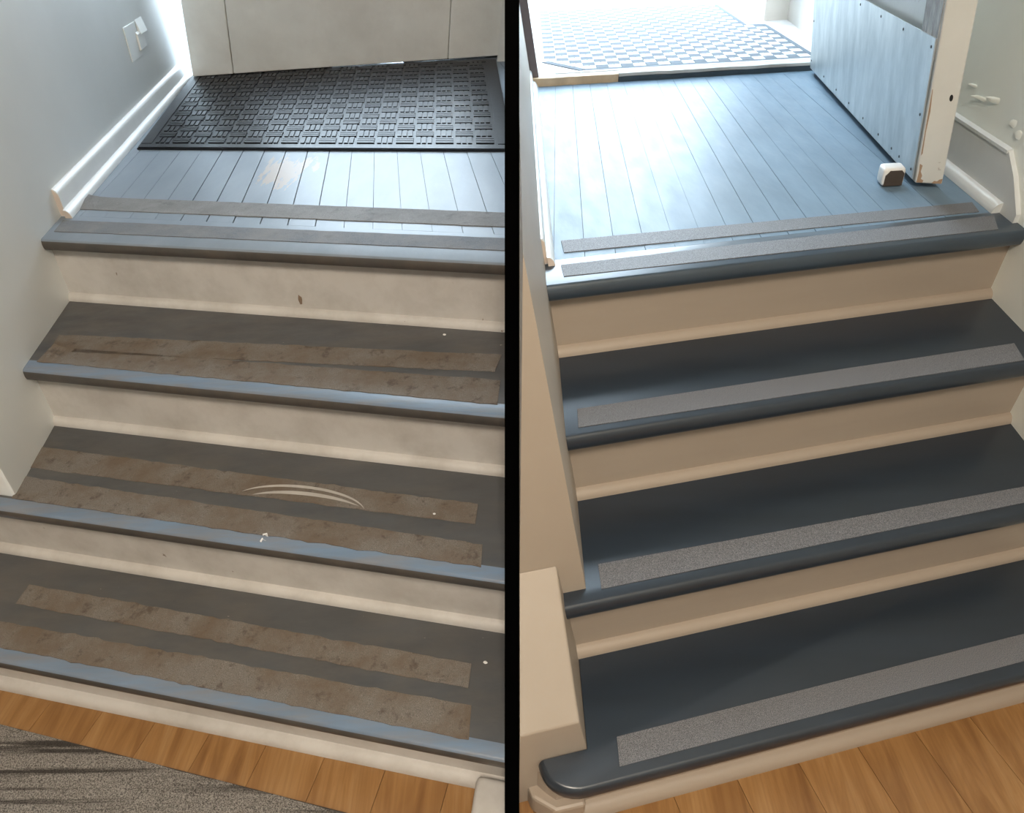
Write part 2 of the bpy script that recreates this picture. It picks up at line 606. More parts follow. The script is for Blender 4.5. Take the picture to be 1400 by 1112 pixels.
# ------------------------------------------------------------------ shell: partition, hall, ceilings
p = math.radians(PITCH)
fw = Vector((0, math.cos(p), -math.sin(p)))
up = Vector((0, math.sin(p), math.cos(p)))
D0 = 1.215
hw = 10.0 / 950 * D0
foot = Vector((0, 0, CAMZ)) + fw * D0
def rake(z): return foot.y + (z - foot.z) * up.y / up.z
bm = bmesh.new()
prof = [(rake(-0.06), -0.06), (rake(1.35), 1.35), (rake(1.35), 3.5), (6.2, 3.5), (6.2, -0.06)]
add_prism(bm, prof, lambda y, z: -hw, lambda y, z: hw)
tag(finish('wall_partition', bm, M['black'], WORLD), 'thin matt black partition wall standing between the worn and the repainted stairs', 'partition wall', kind='structure')


def wbox(name, x0, x1, y0, y1, z0, z1, mat, label, kind='structure', cat='wall'):
    bm = bmesh.new()
    add_column(bm, [(x0, y0), (x1, y0), (x1, y1), (x0, y1)], z0, z1)
    return tag(finish(name, bm, mat, WORLD), label, cat, kind=kind)


wbox('ground', -7, 7, -3.2, 9, -0.6, -0.45, M['marble'], 'pale ground under and around the house', cat='ground')
wbox('wall_back', -2.75, 1.9, -2.55, -2.4, -0.15, 3.6, M['hall'], 'plain hall wall behind the viewer')
wbox('wall_side', -2.75, -2.6, -2.4, 1.18, -0.2, 3.6, M['hall'], 'plain hall wall far left of the worn stairs')
wbox('wall_front', -2.6, -1.24, 1.06, 1.18, -0.2, 3.6, M['hall'], 'plain hall wall beside the foot of the worn stairs')
bm = bmesh.new()
add_column(bm, [(-3.0, -4.4), (3.0, -4.4), (2.2, 2.42), (-2.2, 2.42)], 2.42, 2.5)
tag(finish('ceiling', bm, M['ceil'], HL), 'white ceiling over the worn stairs', 'ceiling', kind='structure')
bm = bmesh.new()
add_column(bm, [(-2.6, -4.2), (1.7, -4.2), (2.4, 1.70), (-0.8, 1.70)], 2.42, 2.5)
tag(finish('ceiling', bm, M['ceil'], HR), 'white ceiling over the repainted stairs', 'ceiling', kind='structure')


# ------------------------------------------------------------------ floors of the hall
def plank_floor(h, x0, x1, y0, y1, mat, label, w=0.128, off=0.0):
    z = h.zs[4]
    bm = bmesh.new()
    add_column(bm, [(x0, y0), (x1, y0), (x1, y1), (x0, y1)], z - 0.08, z - 0.004)
    base = tag(finish('floor', bm, M['subfloor'], h), label, 'floor', kind='structure')
    x = x0 + off
    while x < x1:
        ycut = y0 + random.uniform(0.6, 1.6)
        for a, b in ((y0, ycut), (ycut, y1)):
            bm = bmesh.new()
            g = 0.0005
            add_column(bm, [(x + g, a + g), (x + w - g, a + g), (x + w - g, b - g), (x + g, b - g)], z - 0.0039, z)
            finish('plank', bm, mat, h, base)
        x += w
    return base


plank_floor(HL, -1.2, 2.4, -4.1, -0.70, M['oakL'], 'honey oak plank floor at the foot of the worn stairs')
plank_floor(HR, -1.9, 1.05, -4.0, -0.60, M['oakR'], 'honey oak plank floor at the foot of the repainted stairs', off=0.05)

# ------------------------------------------------------------------ LEFT: worn flight
h = HL
ys, zs, t, o = h.ys, h.zs, h.t, h.o
# side wall
bm = bmesh.new()
vs = []
for y in (-0.52, 2.75):
    for z in (zs[2] - 0.028, 2.6):
        vs += [(XL_L(y, z), y, z), (XL_L(y, z) - 0.16, y, z)]
addf(bm, vs, [(0, 2, 6, 4), (1, 5, 7, 3), (0, 1, 3, 2), (4, 6, 7, 5), (2, 3, 7, 6), (0, 4, 5, 1)])
bmesh.ops.recalc_face_normals(bm, faces=bm.faces[:])
bevel(bm, 0.012, 3)
tag(finish('wall_left', bm, M['wallL'], h, smooth=True), 'grey white plaster wall beside the worn stairs', 'wall', kind='structure')
# header over the street door
bm = bmesh.new()
add_column(bm, [(-1.6, 2.25), (1.6, 2.25), (1.6, 2.42), (-1.6, 2.42)], 2.36, 2.6)
tag(finish('wall_header', bm, M['wallL'], h), 'plaster wall above the ajar door', 'wall', kind='structure')
bm = bmesh.new()
add_column(bm, [(-1.1, 2.28), (1.6, 2.28), (1.6, 2.34), (-1.1, 2.34)], 2.05, 2.10)  # unseen transom, added so that more sky light gets in above the door
tag(finish('trim_added_transom', bm, M['trimL'], h), 'unseen transom bar added above the ajar door for sky light', 'trim', kind='structure')
bm = bmesh.new()
add_column(bm, [(-1.1, 2.30), (1.6, 2.30), (1.6, 2.304), (-1.1, 2.304)], 2.10, 2.36)  # glazing of the added transom opening
tag(finish('added_window_1', bm, M['glass'], h), 'unseen glass transom added above the ajar door for sky light', 'added_window', kind='structure')

# staircase
st = thing('staircase', h, (0.6, -0.79, zs[4]), 'worn grey painted staircase with dirty brown grip tape and scuffed cream risers', 'staircase')
NB = 0.155


def treadL(i):
    y0 = ys[i]; z = zs[i]
    yb = NB if i == 0 else ys[i - 1] + o + 0.02
    ln = (lambda y: XL_L(y, z)) if i < 2 else ((lambda y: XL_L(y, z) - 0.12) if i == 2 else (lambda y: XL_L(y, z) - 0.14))
    path = [(ln(y0 + t / 4), y0 + t / 4), (1.75, y0 + t / 4)]
    back = [(1.75, yb), (ln(yb), yb)]
    if i == 2:
        back = [(1.75, yb), (XL_L(yb, z), yb), (XL_L(-0.521, z), -0.521), (ln(-0.521), -0.521)]
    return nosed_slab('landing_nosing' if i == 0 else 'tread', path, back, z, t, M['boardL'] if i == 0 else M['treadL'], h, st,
                      band=(None, -0.258, -0.527, -0.764)[i], mat2=M['sheen_bandL'] if i else None, mat3=M['noseL'])


tl = [treadL(i) for i in range(4)]
SL = {0: [((-0.100, 0.290), (-0.045, 0.200), (1.40, 0.285), (1.40, 0.197), 'gripL2', 0.012),
          ((-0.034, 0.122), (-0.002, 0.052), (1.40, 0.134), (1.40, 0.068), 'gripL3', None)],
      1: [((0.085, -0.145), (0.115, -0.218), (1.205, -0.080), (1.205, -0.147), 'gripL', None),
          ((0.120, -0.200), (0.122, -0.263), (1.225, -0.178), (1.238, -0.262), 'gripL', 0.010)],
      2: [((0.123, -0.362), (0.151, -0.432), (1.212, -0.373), (1.220, -0.428), 'gripL', None),
          ((0.162, -0.460), (0.190, -0.526), (1.248, -0.478), (1.259, -0.533), 'gripL', None)],
      3: [((0.214, -0.614), (0.224, -0.665), (1.249, -0.623), (1.256, -0.674), 'gripL', None),
          ((0.150, -0.711), (0.200, -0.766), (1.271, -0.706), (1.283, -0.769), 'gripL', None)]}
stripsL = {}
for i, lst in SL.items():
    for j, (a, b, c, d, mt, cu) in enumerate(lst):
        stripsL[i, j] = strip('grip_strip', (a, b, c, d), zs[i], M[mt], h, tl[i], jit=0.0014 if i else 0.0006, n=60, curl=cu)

for i in range(4):
    zt = zs[i] - t; zb = zs[i + 1]; y = ys[i] + o
    xl = (lambda yy, zz: XL_L(yy, zz) - 0.004) if i < 2 else (lambda yy, zz: XL_L(yy, zz) - 0.3)
    rs = prism('riser', [(y, zb), (y, zt + 0.002), (y + 0.02, zt + 0.002), (y + 0.02, zb)], xl, FAR_L, M['riserL'], h, st)
    prism('shoe_molding', quarter(y, zb, 0.018 if i < 3 else 0.022), xl, FAR_L, M['riserL'], h, rs, smooth=True)
# trim turning towards the viewer at the right of the foot
r_ = 0.022
bm = bmesh.new()
y_ = ys[3] + o
add_column(bm, [(1.292, y_ - 0.02), (1.75, y_ - 0.02), (1.78, -1.9), (1.322 + 0.08, -1.9), (1.306, -0.93)], zs[4], zs[4] + 0.06)
bmesh.ops.recalc_face_normals(bm, faces=bm.faces[:])
bevel(bm, 0.012, 3)
tag(finish('trim_foot', bm, M['riserL'], h, smooth=True), 'cream base trim turning forward from the foot of the worn stairs', 'trim', kind='structure')

# scuffs and scraps of the worn flight
blob('paint_scuff', (0.664, ys[0] + o - 0.0008, -0.156), (0.0050, 0.0012, 0.013), M['scuff'], h, [c for c in st.children if c.name.startswith('riser')][0], 3, 1.0)
# torn crescent on the middle tread
def crescent(cx, cy, rx, ry, w, a0, a1, name, mat, parent, z):
    bm = bmesh.new()
    n = 26
    vs = []; fs = []
    for i in range(n + 1):
        u = i / n
        a = math.radians(a0 + (a1 - a0) * u)
        ww = w * math.sin(math.pi * u) ** 0.7 + 0.0006
        for (dr, dz) in ((0, 0.0), (0, 0.0032 * math.sin(math.pi * u) + 0.0012), (-ww, 0.0012), (-ww, 0.0)):
            vs.append((cx + (rx + dr) * math.cos(a), cy + (ry + dr) * math.sin(a), z + dz))
    for i in range(n):
        k = 4 * i
        for j in range(4):
            fs.append((k + j, k + (j + 1) % 4, k + 4 + (j + 1) % 4, k + 4 + j))
    fs += [(0, 1, 2, 3), (4 * n + 3, 4 * n + 2, 4 * n + 1, 4 * n)]
    addf(bm, vs, fs)
    return finish(name, bm, mat, h, parent, smooth=True)


tag(crescent(0.835, -0.440, 0.150, 0.055, 0.004, 160, 14, 'torn_edge', M['pale'], tl[2], zs[2] + 0.0010), 'pale torn edge of the tape')
crescent(0.850, -0.452, 0.150, 0.050, 0.007, 150, 40, 'torn_edge', M['pale'], tl[2], zs[2] + 0.0004)
sc = thing('paper_scrap', h, (0.809, -0.535, zs[2]), 'tiny crumpled white paper scrap on the worn middle tread edge', 'paper scrap')
bm = bmesh.new()
for k in range(5):
    x = 0.809 + random.uniform(-0.006, 0.006); y = -0.537 + random.uniform(-0.008, 0.008); a = random.uniform(0, 3)
    dx, dy = 0.0045 * math.cos(a), 0.0045 * math.sin(a)
    z = zs[2] + 0.0005
    addf(bm, [(x - dx, y - dy, z), (x + dx, y + dy, z + 0.002), (x + dx - dy * 0.5, y + dy + dx * 0.5, z + 0.004), (x - dx - dy * 0.5, y - dy + dx * 0.5, z + 0.003)], [(0, 1, 2, 3)])
finish('crumpled_sheet', bm, M['paper'], h, sc)
for k, (x, y, i) in enumerate([(1.05, -0.012, 1), (1.13, -0.415, 2), (1.275, -0.615, 3)]):
    tag(blob('paint_chip', (x, y, zs[i]), (0.004, 0.003, 0.0016), M['paper'], h, None, 20 + k),
        ['small white paint chip on the top worn tread', 'small white paint chip on the middle worn tread', 'small white paint chip at the right end of the lowest worn tread'][k], 'paint chip', 'paint chips on the worn treads')

# landing boards
bm = bmesh.new()
add_column(bm, [(-0.15, NB), (1.9, NB), (1.9, 3.4), (-1.6, 3.4)], -0.09, -0.004)
fl = tag(finish('floor_landing', bm, M['seam'], h), 'worn blue grey painted board landing at the top of the worn stairs', 'floor', kind='structure')
KB = -0.385
bw = 0.0768
x = 0.251 - 0.279 * KB - bw * 6
while x < 1.75:
    g = random.uniform(0.0014, 0.0022) if 0.30 < x < 0.68 else random.uniform(0.0003, 0.0009)
    bm = bmesh.new()
    y0, y1 = NB + 0.001, 3.35
    add_column(bm, [(x + KB * y0 + g, y0), (x + bw + KB * y0 - g, y0), (x + bw + KB * y1 - g, y1), (x + KB * y1 + g, y1)], -0.0039, random.uniform(-0.0006, 0))
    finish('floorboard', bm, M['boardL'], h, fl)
    x += bw

# baseboard with shoe moulding
def wall_prof(name, prof, ya, yb, XF, mat, h, parent=None, mats=None, m=None, smooth=True):
    """profile of (offset from wall, z) extruded along the wall from ya to yb."""
    bm = bmesh.new()
    n = len(prof)
    vs = [(XF(ya, z) + d, ya, z) for d, z in prof] + [(XF(yb, z) + d, yb, z) for d, z in prof]
    fs = [list(range(n))[::-1], list(range(n, 2 * n))] + [(i, (i + 1) % n, n + (i + 1) % n, n + i) for i in range(n)]
    addf(bm, vs, fs)
    return finish(name, bm, mat, h, parent, smooth)


bb = wall_prof('baseboard_left', [(-0.01, 0), (0.018, 0), (0.018, 0.060), (0.012, 0.070), (0.004, 0.074), (-0.01, 0.074)], 0.150, 2.6, XL_L, M['trimL'], h)
tag(bb, 'white baseboard along the wall of the worn landing', 'baseboard', kind='structure')
qr = [(0.018, 0.0)] + [(0.018 + 0.022 * math.cos(a * math.pi / 12), 0.022 * math.sin(a * math.pi / 12)) for a in range(7)]
wall_prof('shoe_molding', qr, 0.140, 2.6, XL_L, M['trimL'], h, bb)
wall_prof('bare_end', [(0.001, 0.002), (0.016, 0.002), (0.016, 0.058), (0.004, 0.072), (0.001, 0.072)], 0.1488, 0.1500, XL_L, M['rawend'], h, bb, smooth=False)
wall_prof('bare_end', [(0.018 + (d - 0.018) * 0.95, z * 0.95) for d, z in qr], 0.1388, 0.1400, XL_L, M['rawend'], h, bb, smooth=False)

# painted-over outlet cover on the wall
oc = thing('outlet_cover', h, (XL_L(1.2, 0.2), 1.2, 0.2), 'painted over outlet cover plate low on the wall near the ajar door', 'outlet cover')
wall_prof('cover_plate', [(-0.002, 0.200), (0.004, 0.200), (0.004, 0.312), (-0.002, 0.312)], 1.095, 1.24, XL_L, M['wallL'], h, oc, smooth=False)
wall_prof('outlet_face', [(0.002, 0.215), (0.012, 0.220), (0.012, 0.272), (0.002, 0.280)], 1.215, 1.300, XL_L, M['wallL'], h, oc, smooth=False)
wall_prof('paint_ridge', [(0.002, 0.262), (0.016, 0.268), (0.002, 0.316)], 1.255, 1.345, XL_L, M['wallL'], h, oc, smooth=False)

# rubber doormat
mt = thing('rubber_doormat', h, (0.2, 0.75, 0), 'black rubber doormat with a woven block pattern on the landing', 'doormat')
MF = [Vector((-0.239, 0.719)), Vector((1.055, 0.772)), Vector((0.680, 2.12)), Vector((-0.765, 1.89))]
def matp(u, v):
    a = MF[0].lerp(MF[1], u); b = MF[3].lerp(MF[2], u)
    return a.lerp(b, v)
def mat_quad(bm, u0, u1, v0, v1, z0, z1):
    add_column(bm, [tuple(matp(u, v)) for u, v in ((u0, v0), (u1, v0), (u1, v1), (u0, v1))], z0, z1)
bm = bmesh.new(); mat_quad(bm, 0, 1, 0, 1, 0.0008, 0.0055)
finish('backing', bm, M['rubber'], h, mt)
ub, vb = 0.040, 0.040
bm = bmesh.new()
mat_quad(bm, 0.004, 1 - 0.004, 0.004, vb * 0.85, 0.005, 0.0085); mat_quad(bm, 0.004, 0.996, 1 - vb, 0.996, 0.005, 0.0085)
mat_quad(bm, 0.004, ub * 0.85, vb, 1 - vb, 0.005, 0.0085); mat_quad(bm, 1 - ub * 0.85, 0.996, vb, 1 - vb, 0.005, 0.0085)
finish('border', bm, M['rubber'], h, mt)
NU, NV = 18, 16
rest = bmesh.new()
for jv in range(NV):
    for iu in range(NU):
        u0 = ub + (1 - 2 * ub) * iu / NU; du = (1 - 2 * ub) / NU
        v0 = vb + (1 - 2 * vb) * jv / NV; dv = (1 - 2 * vb) / NV
        bm = bmesh.new()
        for k in range(3):
            a, b = 0.10 + 0.28 * k, 0.10 + 0.28 * k + 0.20
            if (iu + jv) % 2:
                mat_quad(bm, u0 + du * 0.06, u0 + du * 0.94, v0 + dv * a, v0 + dv * b, 0.005, 0.0095)
            else:
                mat_quad(bm, u0 + du * a, u0 + du * b, v0 + dv * 0.06, v0 + dv * 0.94, 0.005, 0.0095)
        finish('ribbed_block', bm, M['rubber'], h, mt)

# street door, ajar
Ld0 = Vector((-0.693, 1.758)); Ld1 = Vector((0.682, 2.178))
dv_ = (Ld1 - Ld0).normalized(); nv_ = Vector((-dv_.y, dv_.x))
DL = (Ld1 - Ld0).length
LEAN_L = 0.17
def door_plan(d0, dv, nv, a, b, f0, f1):
    return [tuple(d0 + dv * a + nv * f0), tuple(d0 + dv * b + nv * f0), tuple(d0 + dv * b + nv * f1), tuple(d0 + dv * a + nv * f1)]
bm = bmesh.new()
add_column(bm, door_plan(Ld0, dv_, nv_, 0.02, DL - 0.02, 0.035, 0.045), 0.03, 0.35, LEAN_L)
dr = tag(finish('door_1', bm, M['doorL'], h), 'aged grey white street door standing slightly ajar over the rubber mat', 'door', kind='structure')
s1 = 0.190; s2 = DL - 0.245
for a, b, n_ in ((0, s1 - 0.002, 'stile'), (s2 + 0.002, DL, 'stile')):
    column(n_, door_plan(Ld0, dv_, nv_, a, b, 0, 0.05), 0.0105, 2.03, M['doorL'], h, dr, LEAN_L, bev=0.004)
column('bottom_rail', door_plan(Ld0, dv_, nv_, s1, s2, 0.0008, 0.05), 0.0110, 0.36, M['doorL'], h, dr, LEAN_L, bev=0.004)
column('top_rail', door_plan(Ld0, dv_, nv_, s1, s2, 0.0, 0.05), 1.9, 2.03, M['doorL'], h, dr, LEAN_L)
column('glass_pane', door_plan(Ld0, dv_, nv_, s1, s2, 0.022, 0.026), 0.36, 1.9, M['glass'], h, dr, LEAN_L)
for a, b in ((0.0, 0.64), (0.98, DL)):  # added strips stop the light under the door, leaving a middle slit
    column('light_stop_sweep', door_plan(Ld0, dv_, nv_, a, b, 0.050, 0.058), 0.0005, 0.03, M['shade_backing'], h, dr, LEAN_L)
# jamb on the hinge side and the step outside
bm = bmesh.new()
add_column(bm, [(0.60, 2.235), (1.3, 2.235), (1.3, 2.43), (0.60, 2.43)], -0.01, 2.2, 0.12)
tag(finish('trim_stop', bm, M['doorL'], h), 'painted door frame behind the hinge edge of the ajar door', 'trim', kind='structure')
bm = bmesh.new()
add_column(bm, [(0.690, 2.10), (1.3, 2.10), (1.3, 2.234), (0.690, 2.234)], -0.01, 2.2, LEAN_L)
tag(finish('trim_jamb', bm, M['doorL'], h), 'painted door jamb beside the ajar door', 'trim', kind='structure')
bm = bmesh.new()
add_column(bm, [(-2.4, 3.36), (1.9, 3.36), (1.9, 5.2), (-2.4, 5.2)], -0.12, -0.02)
tag(finish('floor_porch', bm, M['marble'], h), 'pale stone porch floor outside the ajar door', 'floor', kind='structure')

# carpet runner
rn = thing('carpet_runner', h, (0.3, -1.1, zs[4]), 'grey carpet runner with dark streaks on the oak floor', 'carpet runner')
bm = bmesh.new()
nx, ny = 60, 24
z = zs[4]
gv = {}
for i in range(nx + 1):
    for j in range(ny + 1):
        u, v = i / nx, j / ny
        x = -0.5 + 1.9 * u; y = -0.846 - 0.026 * (x - 0.1) - 0.75 * v
        edge = min(u, 1 - u, v * 0.4, (1 - v) * 0.4)
        gv[i, j] = bm.verts.new((x, y, z + 0.003 + 0.006 * min(1, edge / 0.008) + random.uniform(-0.0006, 0.0006)))
for i in range(nx):
    for j in range(ny):
        bm.faces.new((gv[i, j], gv[i, j + 1], gv[i + 1, j + 1], gv[i + 1, j]))
finish('pile', bm, M['carpet'], h, rn, smooth=True)
bm = bmesh.new()
add_column(bm, [(-0.5, -0.8304), (1.4, -0.8798), (1.4, -1.6298), (-0.5, -1.5804)], z + 0.0002, z + 0.0032)
finish('backing', bm, M['shade_backing'], h, rn)

# ------------------------------------------------------------------ RIGHT: repainted flight
h = HR
ys, zs, t, o = h.ys, h.zs, h.t, h.o
YW = -0.437
# left wall (ends above the second tread from the bottom)
bm = bmesh.new()
vs = []
for y in (YW, 1.62):
    for z in (zs[2] if y == YW else zs[2], 2.6):
        vs += [(XL_R(y, z), y, z), (-1.4, y, z)]
addf(bm, vs, [(0, 2, 6, 4), (1, 5, 7, 3), (0, 1, 3, 2), (4, 6, 7, 5), (2, 3, 7, 6), (0, 4, 5, 1)])
bmesh.ops.recalc_face_normals(bm, faces=bm.faces[:])
tag(finish('wall_left', bm, M['lamp_tintR'], h), 'smooth pale wall end beside the repainted stairs', 'wall', kind='structure')
# low sloped stringer wall
bm = bmesh.new()
pr_ = [(YW, zs[4]), (-0.622, zs[4]), (-0.622, -0.462), (YW, -0.289)]
add_prism(bm, pr_, lambda y, z: -1.4, BLK)
bmesh.ops.recalc_face_normals(bm, faces=bm.faces[:])
bevel(bm, 0.003, 2)
tag(finish('wall_stringer', bm, M['lamp_tintR'], h), 'low sloped plaster stringer wall beside the lowest repainted tread', 'wall', kind='structure')
# right wall
bm = bmesh.new()
vs = []
for y in (-3.9, 1.62):
    for z in (-0.80, 2.6):
        vs += [(XR_R(y, z), y, z), (XR_R(y, z) + 0.16, y, z)]
addf(bm, vs, [(0, 2, 6, 4), (1, 5, 7, 3), (0, 1, 3, 2), (4, 6, 7, 5), (2, 3, 7, 6), (0, 4, 5, 1)])
wr = tag(finish('wall_right', bm, M['wallR'], h), 'pale wall with blistered plaster right of the repainted stairs', 'wall', kind='structure')
for k, (y, z, sy, sz) in enumerate([(0.30, 0.20, 0.035, 0.010), (0.36, 0.188, 0.05, 0.007), (0.20, 0.175, 0.016, 0.012), (0.165, 0.16, 0.012, 0.014), (0.42, 0.205, 0.03, 0.006)]):
    bm = bmesh.new()
    bmesh.ops.create_icosphere(bm, subdivisions=2, radius=1.0)
    rr = random.Random(k)
    for v in bm.verts:
        s = 1 + rr.uniform(-0.2, 0.2)
        v.co = Vector((v.co.x * 0.0018, v.co.y * sy * s, v.co.z * sz * s * 0.7))
    bm.transform(Matrix.Translation((XR_R(y, z) - 0.001, y, z)))
    finish('plaster_blister', bm, M['wallR'], h, wr, smooth=True)

sr = thing('staircase', h, (0.5, -0.69, zs[4]), 'freshly painted dark slate staircase with new grey grip tape and cream risers', 'staircase')
NBR = 0.112
def straight(i, mat, nm):
    y0 = ys[i]; z = zs[i]
    yb = NBR if i == 0 else ys[i - 1] + o + 0.02
    yp = y0 + t / 4
    path = [(XL_R(yp, z), yp), (XR_R(yp, z) + 0.002, yp)]
    back = [(XR_R(yb, z) + 0.002, yb), (XL_R(yb, z), yb)]
    if i == 2:
        e = BLK(yp, z) - 0.006
        path = [(e, yp), (XR_R(yp, z) + 0.002, yp)]
        back = [(XR_R(yb, z) + 0.002, yb), (XL_R(yb, z), yb), (XL_R(YW, z), YW), (BLK(YW, z) - 0.006, YW)]
    if i == 3:
        path = []
        yf = y0 + t / 4
        xe = -0.166
        R_ = 0.052
        path.append((xe, -0.6235))
        for k in range(9):
            a = math.pi + math.pi / 2 * k / 8
            path.append((xe + R_ * 1.1 + R_ * 1.1 * math.cos(a), yf + R_ * 0.9 + R_ * 0.9 * math.sin(a)))
        path.append((XR_R(yf, z) + 0.002, yf))
        back = [(XR_R(yb, z) + 0.002, yb), (BLK(yb, z) + 0.001, yb), (BLK(-0.6235, z) + 0.001, -0.6235)]
    return nosed_slab(nm, path, back, z, t, mat, h, sr)


tr_ = [straight(0, M['noseR'], 'landing_nosing'), straight(1, M['treadR'], 'tread'), straight(2, M['treadR'], 'tread'), straight(3, M['treadR'], 'tread')]
SR = {0: [((0.090, 0.199), (0.079, 0.140), (1.133, 0.174), (1.105, 0.120)), ((0.055, 0.085), (0.046, 0.034), (1.120, 0.092), (1.069, 0.022))],
      1: [((0.020, -0.164), (0.005, -0.218), (1.028, -0.167), (0.996, -0.228))],
      2: [((-0.002, -0.391), (-0.015, -0.445), (0.960, -0.408), (0.930, -0.446))],
      3: [((-0.032, -0.616), (-0.045, -0.665), (0.90, -0.612), (0.872, -0.662))]}
for i, lst in SR.items():
    for q in lst:
        strip('grip_strip', q, zs[i], M['gripR'], h, tr_[i], jit=0, n=4)
for i in range(4):
    zt = zs[i] - t; zb = zs[i + 1]; y = ys[i] + o
    xl = (lambda yy, zz: XL_R(yy, zz) - 0.004) if i < 2 else ((lambda yy, zz: BLK(yy, zz) - 0.03) if i == 2 else (lambda yy, zz: -0.150))
    rs = prism('riser', [(y, zb), (y, zt + 0.002), (y + 0.02, zt + 0.002), (y + 0.02, zb)], xl, XR_R, M['riserR'], h, sr)
    prism('shoe_molding', quarter(y, zb, 0.019 if i < 3 else 0.024), xl, XR_R, M['riserR'], h, rs, smooth=True)
# plinth under the rounded end of the lowest tread
column('plinth', [(-0.176, -0.622), (-0.165, -0.638), (-0.15, ys[3] + o), (0.0, ys[3] + o + 0.01), (0.0, -0.60), (-0.176, -0.60)], zs[4], zs[3] - t, M['riserR'], h, sr)
column('plinth_base', [(-0.196, -0.60), (-0.190, -0.640), (-0.155, ys[3] + o - 0.018), (-0.10, ys[3] + o - 0.02), (-0.10, -0.60)], zs[4], zs[4] + 0.055, M['riserR'], h, sr, bev=0.006)

# landing boards
bm = bmesh.new()
add_column(bm, [(-0.2, NBR), (1.5, NBR), (1.75, 1.60), (0.2, 1.60)], -0.09, -0.004)
fr = tag(finish('floor_landing', bm, M['seam'], h), 'freshly painted board landing, its blue grey lightened for the doorway glare, above the repainted stairs', 'floor', kind='structure')
KR = 0.30
bw = 0.0685
x = 0.144 - 0.205 * KR - bw * 8
while x < 1.45:
    g = random.uniform(0.0002, 0.0007)
    bm = bmesh.new()
    y0, y1 = NBR + 0.001, 1.575
    add_column(bm, [(x + KR * y0 + g, y0), (x + bw + KR * y0 - g, y0), (x + bw + KR * y1 - g, y1), (x + KR * y1 + g, y1)], -0.0039, random.uniform(-0.0006, 0))
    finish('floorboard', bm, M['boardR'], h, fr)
    x += bw

# baseboards
bb = wall_prof('baseboard_left', [(-0.01, 0), (0.007, 0), (0.007, 0.050), (0.004, 0.057), (-0.01, 0.058)], 0.098, 1.56, XL_R, M['trimR'], h)
tag(bb, 'white baseboard along the left wall of the repainted landing', 'baseboard', kind='structure')
qr = [(0.007, 0.0)] + [(0.007 + 0.015 * math.cos(a * math.pi / 12), 0.020 * math.sin(a * math.pi / 12)) for a in range(7)]
wall_prof('shoe_molding', qr, 0.088, 1.56, XL_R, M['trimR'], h, bb)
wall_prof('bare_end', [(d, z * 0.96) for d, z in qr], 0.0868, 0.0880, XL_R, M['rawend'], h, bb, smooth=False)
wall_prof('bare_end', [(0.0, 0.002), (0.0065, 0.002), (0.0065, 0.049), (0.0, 0.055)], 0.0968, 0.0980, XL_R, M['rawend'], h, bb, smooth=False)
bm = bmesh.new()
pf = [(0.045, 0.0), (0.045, 0.02), (0.110, 0.085), (0.165, 0.125), (1.5, 0.125), (1.5, 0.0)]
vs = [(XR_R(y, z) - 0.014, y, z) for y, z in pf] + [(XR_R(y, z) + 0.01, y, z) for y, z in pf]
n = len(pf)
addf(bm, vs, [list(range(n)), list(range(n, 2 * n))[::-1]] + [(i, (i + 1) % n, n + (i + 1) % n, n + i) for i in range(n)])
bb = tag(finish('baseboard_right', bm, M['trimR'], h), 'tall white baseboard with a slanted end behind the open door', 'baseboard', kind='structure')
qr2 = [(-0.014, 0.0)] + [(-0.014 - 0.024 * math.cos(a * math.pi / 12), 0.024 * math.sin(a * math.pi / 12)) for a in range(7)]
wall_prof('shoe_molding', qr2, 0.105, 1.5, XR_R, M['trimR'], h, bb)
wall_prof('cap_bead', [(-0.017, 0.119), (-0.017, 0.126), (-0.004, 0.130), (0.004, 0.119)], 0.165, 1.5, XR_R, M['trimR'], h, bb)

# open door with metal kick plate
LEAN_R = -0.215
F_ = Vector((1.062, 0.292)); Hn = Vector((1.545, 1.515))
dv_ = (Hn - F_).normalized(); nv_ = Vector((dv_.y, -dv_.x))      # nv_ points to the right, away from the visible face
DL = (Hn - F_).length
TH = 0.066
bm = bmesh.new()
add_column(bm, door_plan(F_, dv_, nv_, 0.09, DL - 0.05, 0.018, TH - 0.018), 0.08, 1.95, LEAN_R)
dr = tag(finish('door_2', bm, M['doorR'], h), 'open chipped white door with a galvanised metal kick plate', 'door', kind='structure')
column('stile', door_plan(F_, dv_, nv_, 0.0, 0.125, 0.0, TH), 0.014, 2.0, M['doorR'], h, dr, LEAN_R, bev=0.004)
column('weathered_face', door_plan(F_, dv_, nv_, 0.010, 0.118, -0.0012, 0.002), 0.30, 1.9, M['weathered'], h, dr, LEAN_R)
column('stile', door_plan(F_, dv_, nv_, DL - 0.125, DL, 0.0, TH), 0.014, 2.0, M['doorR'], h, dr, LEAN_R, bev=0.004)
column('bottom_rail', door_plan(F_, dv_, nv_, 0.125, DL - 0.125, 0.0, TH), 0.014, 0.30, M['doorR'], h, dr, LEAN_R)
column('top_rail', door_plan(F_, dv_, nv_, 0.125, DL - 0.125, 0.0, TH), 1.85, 2.0, M['doorR'], h, dr, LEAN_R)
kp = column('kick_plate', door_plan(F_, dv_, nv_, 0.012, DL - 0.006, -0.0045, -0.0013), 0.020, 0.345, M['zinc'], h, dr, LEAN_R)
kp['label'] = 'galvanised metal kick plate'
